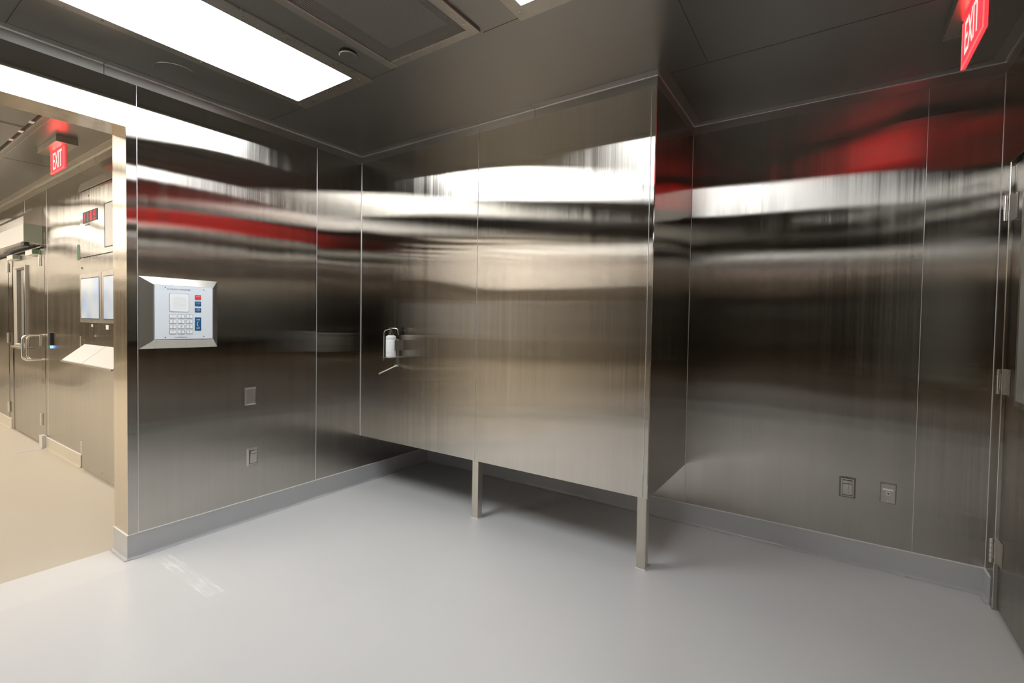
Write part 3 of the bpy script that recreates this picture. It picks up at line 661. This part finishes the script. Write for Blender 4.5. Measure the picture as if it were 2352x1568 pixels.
# dark room behind hall door glass with racking
bm = bmesh.new()
for a in ((-4.7, -3.3, 2.4, 2.45, 0, H), (-4.75, -4.7, YH+.12, 2.45, 0, H), (-3.35, -3.3, YH+.12, 2.45, 0, H), (-4.75, -3.3, YH+.12, 2.45, H, H+.05), (-4.75, -3.3, YH+.12, 2.45, -.05, 0)): box(bm, *a)
struct('wall_store', bm, plain('store_wall', (.35, .36, .32), .5))
t = thing('wire_rack', 'shelving rack seen through the glass of the hall door', 'rack', (-4.1, 2.2, 0))
bm = bmesh.new()
for z in (.3, .8, 1.3, 1.55, 1.65, 1.75, 1.85): box(bm, -4.6, -3.5, 2.0, 2.38, z, z+.02)
link('shelf', bm, M_CHROME, t)
for x in (-4.6, -3.5):
    bm = bmesh.new(); cyl(bm, (x, 2.02, 0), (x, 2.02, 2.0), .015, 12); link('post', bm, M_CHROME, t)
t = thing('ceiling_light', 'small lamp in the store room behind the hall door', 'ceiling light', (-4, 1.8, H)); bxo('diffuser', M_LAMPH, t, -4.3, -3.7, 1.65, 1.8, H-.02, H-.001)
# door operator over the door
t = thing('door_operator', 'long boxy steel door operator with grey green end mounted above the hall door', 'door operator', (-4.6, YH-.07, 2.0))
bm = bmesh.new(); prism(bm, [(YH-.001, 2.002), (YH-.001, 2.18), (YH-.134, 2.18), (YH-.134, 2.012)], 'X', -6.2, -3.312); link('housing', bm, M_CARD, t)
bm = bmesh.new(); prism(bm, [(YH-.001, 2.001), (YH-.001, 2.18), (YH-.135, 2.18), (YH-.135, 2.011)], 'X', -3.312, -3.306); link('end_plate', bm, M_GREY, t)
bm = bmesh.new(); prism(bm, [(YH-.001, 2.181), (YH-.001, 2.379), (YH-.134, 2.250), (YH-.134, 2.181)], 'X', -6.2, -3.309); link('sloped_cover', bm, M_PLATE, t)
bm = bmesh.new(); box(bm, -3.45, -3.33, YH-.13, YH-.09, 1.972, 2.006, bev=.003); box(bm, -6.0, -3.36, YH-.05, YH-.035, 1.968, 1.988); box(bm, -4.4, -3.40, YH-.09, YH-.07, 1.975, 1.99); link('arm', bm, M_BLACK, t)
def sensor(x, label):
    t = thing('door_sensor', label, 'sensor', (x, YH, 1.9), 'door sensors under the operator')
    bxo('sensor_body', M_CARD, t, x-.16, x+.09, YH-.055, YH+.005, 1.905, 1.955, bev=.003); bxo('sensor_lens', M_GREEN if x > -3.8 else M_GREY, t, x+.09, x+.095, YH-.052, YH-.002, 1.910, 1.950)
sensor(-3.52, 'white door sensor with green end under the door operator'); sensor(-4.30, 'white door sensor with grey end under the door operator, further away')
# card reader
t = thing('card_reader', 'slim black card reader with blue light on the hall wall', 'card reader', (-3.01, YH, 1.08))
bxo('reader_body', M_BLACK, t, -3.05, -2.985, YH-.022, YH, 1.02, 1.14, bev=.003); bxo('indicator', M_BLED, t, -2.995, -2.975, YH-.02, YH-.001, .992, 1.018)
# tape patches at the door frame
bm = bmesh.new(); box(bm, -3.32, -3.226, YH-.036, YH+.001, .0, .125, bev=.001); tag(link('base_patch', bm, M_PATCH), 'pale grey patch of flooring at foot of the hall door frame', 'patch')
bm = bmesh.new(); box(bm, -3.31, -3.20, YH-.22, YH-.037, 0, .0015); tag(link('floor_tape', bm, M_PATCH), 'short pale tape strip on the tan hall floor by the door frame', 'tape')
# console built into the hall wall
K = thing('control_console', 'tall hinged steel control panel with clock, screens and fold-down shelf in the hall', 'control panel', (-1.5, YH, 0))
kx0, kx1 = -2.12, -.6; yk = YH-.012
bxo('lower_door', M_WALLW, K, kx0, kx1, yk, YH, .015, 1.10); bxo('middle_panel', M_WALLW, K, kx0, kx1, yk, YH, 1.105, 1.782); bxo('upper_panel', M_WALLW, K, kx0, kx1, yk-.003, YH, 1.788, 2.325, bev=.001)
bm = bmesh.new(); prism(bm, [(YH, 2.33), (YH-.03, 2.33), (YH-.012, 2.40), (YH, 2.40)], 'X', kx0, kx1); link('top_cap', bm, M_PLATE, K)
ck = bxo('clock_display', M_BLACK, K, -2.035, -1.69, yk-.006, yk-.002, 2.062, 2.152, bev=.001)
def seg7(x, z, h, on):
    w_ = h*.5; t_ = h*.11; S = {'a': (0, w_, h-t_, h), 'g': (0, w_, h/2-t_/2, h/2+t_/2), 'd': (0, w_, 0, t_), 'f': (0, t_, h/2, h), 'e': (0, t_, 0, h/2), 'b': (w_-t_, w_, h/2, h), 'c': (w_-t_, w_, 0, h/2)}
    bm = bmesh.new()
    for s_ in on: a = S[s_]; box(bm, x+a[0], x+a[1], yk-.008, yk-.0055, z+a[2], z+a[3])
    link('digit', bm, M_LED, ck)
zc_ = 2.072; hh = .070
seg7(-2.01, zc_, hh, 'bc'); seg7(-1.945, zc_, hh, 'bc'); seg7(-1.845, zc_, hh, 'abcdef'); seg7(-1.765, zc_, hh, 'abcdfg')
bm = bmesh.new()
for z in (.022, .045): box(bm, -1.880, -1.872, yk-.008, yk-.0055, zc_+z, zc_+z+.008)
link('colon', bm, M_LED, ck)
bm = bmesh.new(); place_text(bm, 'accutime', .022, (-1.93, yk-.0035, 2.046), (1, 0, 0), sx=1.5); link('clock_lettering', bm, M_TXT, K)
bm = bmesh.new()
for a in ((-1.535, -1.528, 1.83, 2.165), (-1.535, -.95, 2.160, 2.166), (-1.535, -.95, 1.83, 1.836), (-.957, -.95, 1.83, 2.165)): box(bm, a[0], a[1], yk-.006, yk-.002, a[2], a[3])
link('cabinet_window_gasket', bm, M_BLACK, K); bxo('cabinet_window', M_CARD, K, -1.528, -.957, yk-.004, yk-.002, 1.836, 2.160)
for x0, x1, fx0, fx1 in ((-2.065, -1.645, -2.112, -1.605), (-1.535, -1.115, -1.595, -1.075)):
    fr = bxo('screen_frame', M_PLATE, K, fx0, fx1, yk-.010, yk, 1.25, 1.648, bev=.003)
    g_ = bxo('gasket', M_BLACK, fr, x0-.006, x1+.004, yk-.0115, yk-.009, 1.278, 1.612); bxo('screen', M_SCREEN, fr, x0, x1, yk-.013, yk-.011, 1.283, 1.606)
bxo('sticker', M_CARD, K, -1.86, -1.835, yk-.0015, yk, 1.215, 1.235); bxo('sticker', M_CARD, K, -1.535, -1.475, yk-.0015, yk, 1.20, 1.235)
for x, z in ((-1.777, 1.144), (-1.90, 2.275), (-2.085, 1.70)):
    bm = bmesh.new(); cyl(bm, (x, yk-.006, z), (x, yk+.001, z), .009, 14, bev=.001); lk = link('lock', bm, M_PLATE, K, True); bxo('keyhole', M_DARK, lk, x-.0015, x+.0015, yk-.0068, yk-.0055, z-.006, z+.006)
# fold-down keyboard shelf
def tr(y): return 1.080-(YH-y)*.83
bm = bmesh.new(); ys = (YH-.013, YH-.158)
prism(bm, [(ys[0], tr(ys[0])), (ys[1], tr(ys[1])), (ys[1], tr(ys[1])-.012), (ys[0], tr(ys[0])-.012)], 'X', -2.03, -.9); sh = link('fold_down_shelf', bm, M_CARD, K)
bm = bmesh.new(); prism(bm, [(ys[1]-.001, tr(ys[1])-.004), (ys[1]-.012, tr(ys[1])-.004), (ys[1]-.012, tr(ys[1])-.017), (ys[1]-.001, tr(ys[1])-.015)], 'X', -2.03, -.9); link('shelf_lip', bm, M_PLATE, sh)
bm = bmesh.new(); prism(bm, [(ys[0], tr(ys[0])+.0008), (ys[1], tr(ys[1])+.0008), (ys[1], tr(ys[1])-.001), (ys[0], tr(ys[0])-.001)], 'X', -1.54, -1.535); link('shelf_joint', bm, M_TXT, sh)
for x in (-2.0, -1.72, -1.45, -1.2): 
    bm = bmesh.new(); cyl(bm, (x+.06, yk-.004, .055), (x+.06, yk, .055), .006, 10, bev=.001); link('bolt', bm, M_CHROME, K, True)
for z0, z1 in ((.116, .241), (1.04, 1.13), (1.779, 1.889)): hinge(-2.150, YH-.006, z0, z1, 'X', K)
bm = bmesh.new(); box(bm, -2.185, -2.165, YH-.018, YH-.014, 1.77, 1.90); box(bm, -2.185, -2.13, YH-.0162, YH-.0155, 1.77, 1.90); tag(link('hinge_label', bm, M_GREEN), 'small green sticker on upper hinge of the hall control panel', 'sticker')
# hall ceiling: dark slot with clips and panel joints
bm = bmesh.new(); box(bm, -6, -T-.01, .868, .884, H-.001, H+.001); trim(bm, M_DARK)
bm = bmesh.new(); box(bm, -6, -T-.01, .886, .898, H-.006, H+.001); box(bm, -6, -T-.01, .925, .930, H-.004, H+.001); trim(bm, M_TRIM)
bm = bmesh.new()
for x in (-1.62, -1.34, -1.9): box(bm, x, x+.05, .862, .890, H-.006, H+.001)
trim(bm, M_CARD)
bm = bmesh.new(); box(bm, -1.503, -1.497, -4, .868, H-.003, H+.001); box(bm, -1.478, -1.474, -4, .868, H-.003, H+.001); trim(bm, M_TRIM)
bm = bmesh.new(); box(bm, -2.502, -2.499, .93, YH-.07, H-.001, H+.001); trim(bm, M_DARK)
# hall ceiling lamps
def hall_lamp(x0, x1, y0, y1, label, group=None, m=None):
    t = thing('ceiling_light', label, 'ceiling light', ((x0+x1)/2, (y0+y1)/2, H), group)
    bm = bmesh.new(); f = .03
    for a in ((x0-f, x0, y0-f, y1+f), (x1, x1+f, y0-f, y1+f), (x0, x1, y0-f, y0), (x0, x1, y1, y1+f)): box(bm, a[0], a[1], a[2], a[3], H-.008, H-.001)
    link('frame', bm, M_TRIM, t); bxo('diffuser', m or M_LAMPH, t, x0, x1, y0, y1, H-.006, H-.001)
hall_lamp(-3.5, -2.1, -.70, .45, 'warm ceiling panel in the hall in front of the hall door'); hall_lamp(-5.3, -3.9, -.70, .45, 'warm ceiling panel further along the hall'); hall_lamp(-7.2, -5.8, -.70, .45, 'warm ceiling panel at the far end of the hall')
hall_lamp(-1.7, -.55, -.70, .45, 'warm ceiling panel in the hall just outside the doorway')
for k in range(14):
    y = -1.05-.62*k; hall_lamp(-8.2, -.6, y-.07, y+.07, 'long warm strip light across the ceiling of the far hall', 'strip lights of the far hall', M_STRIP)
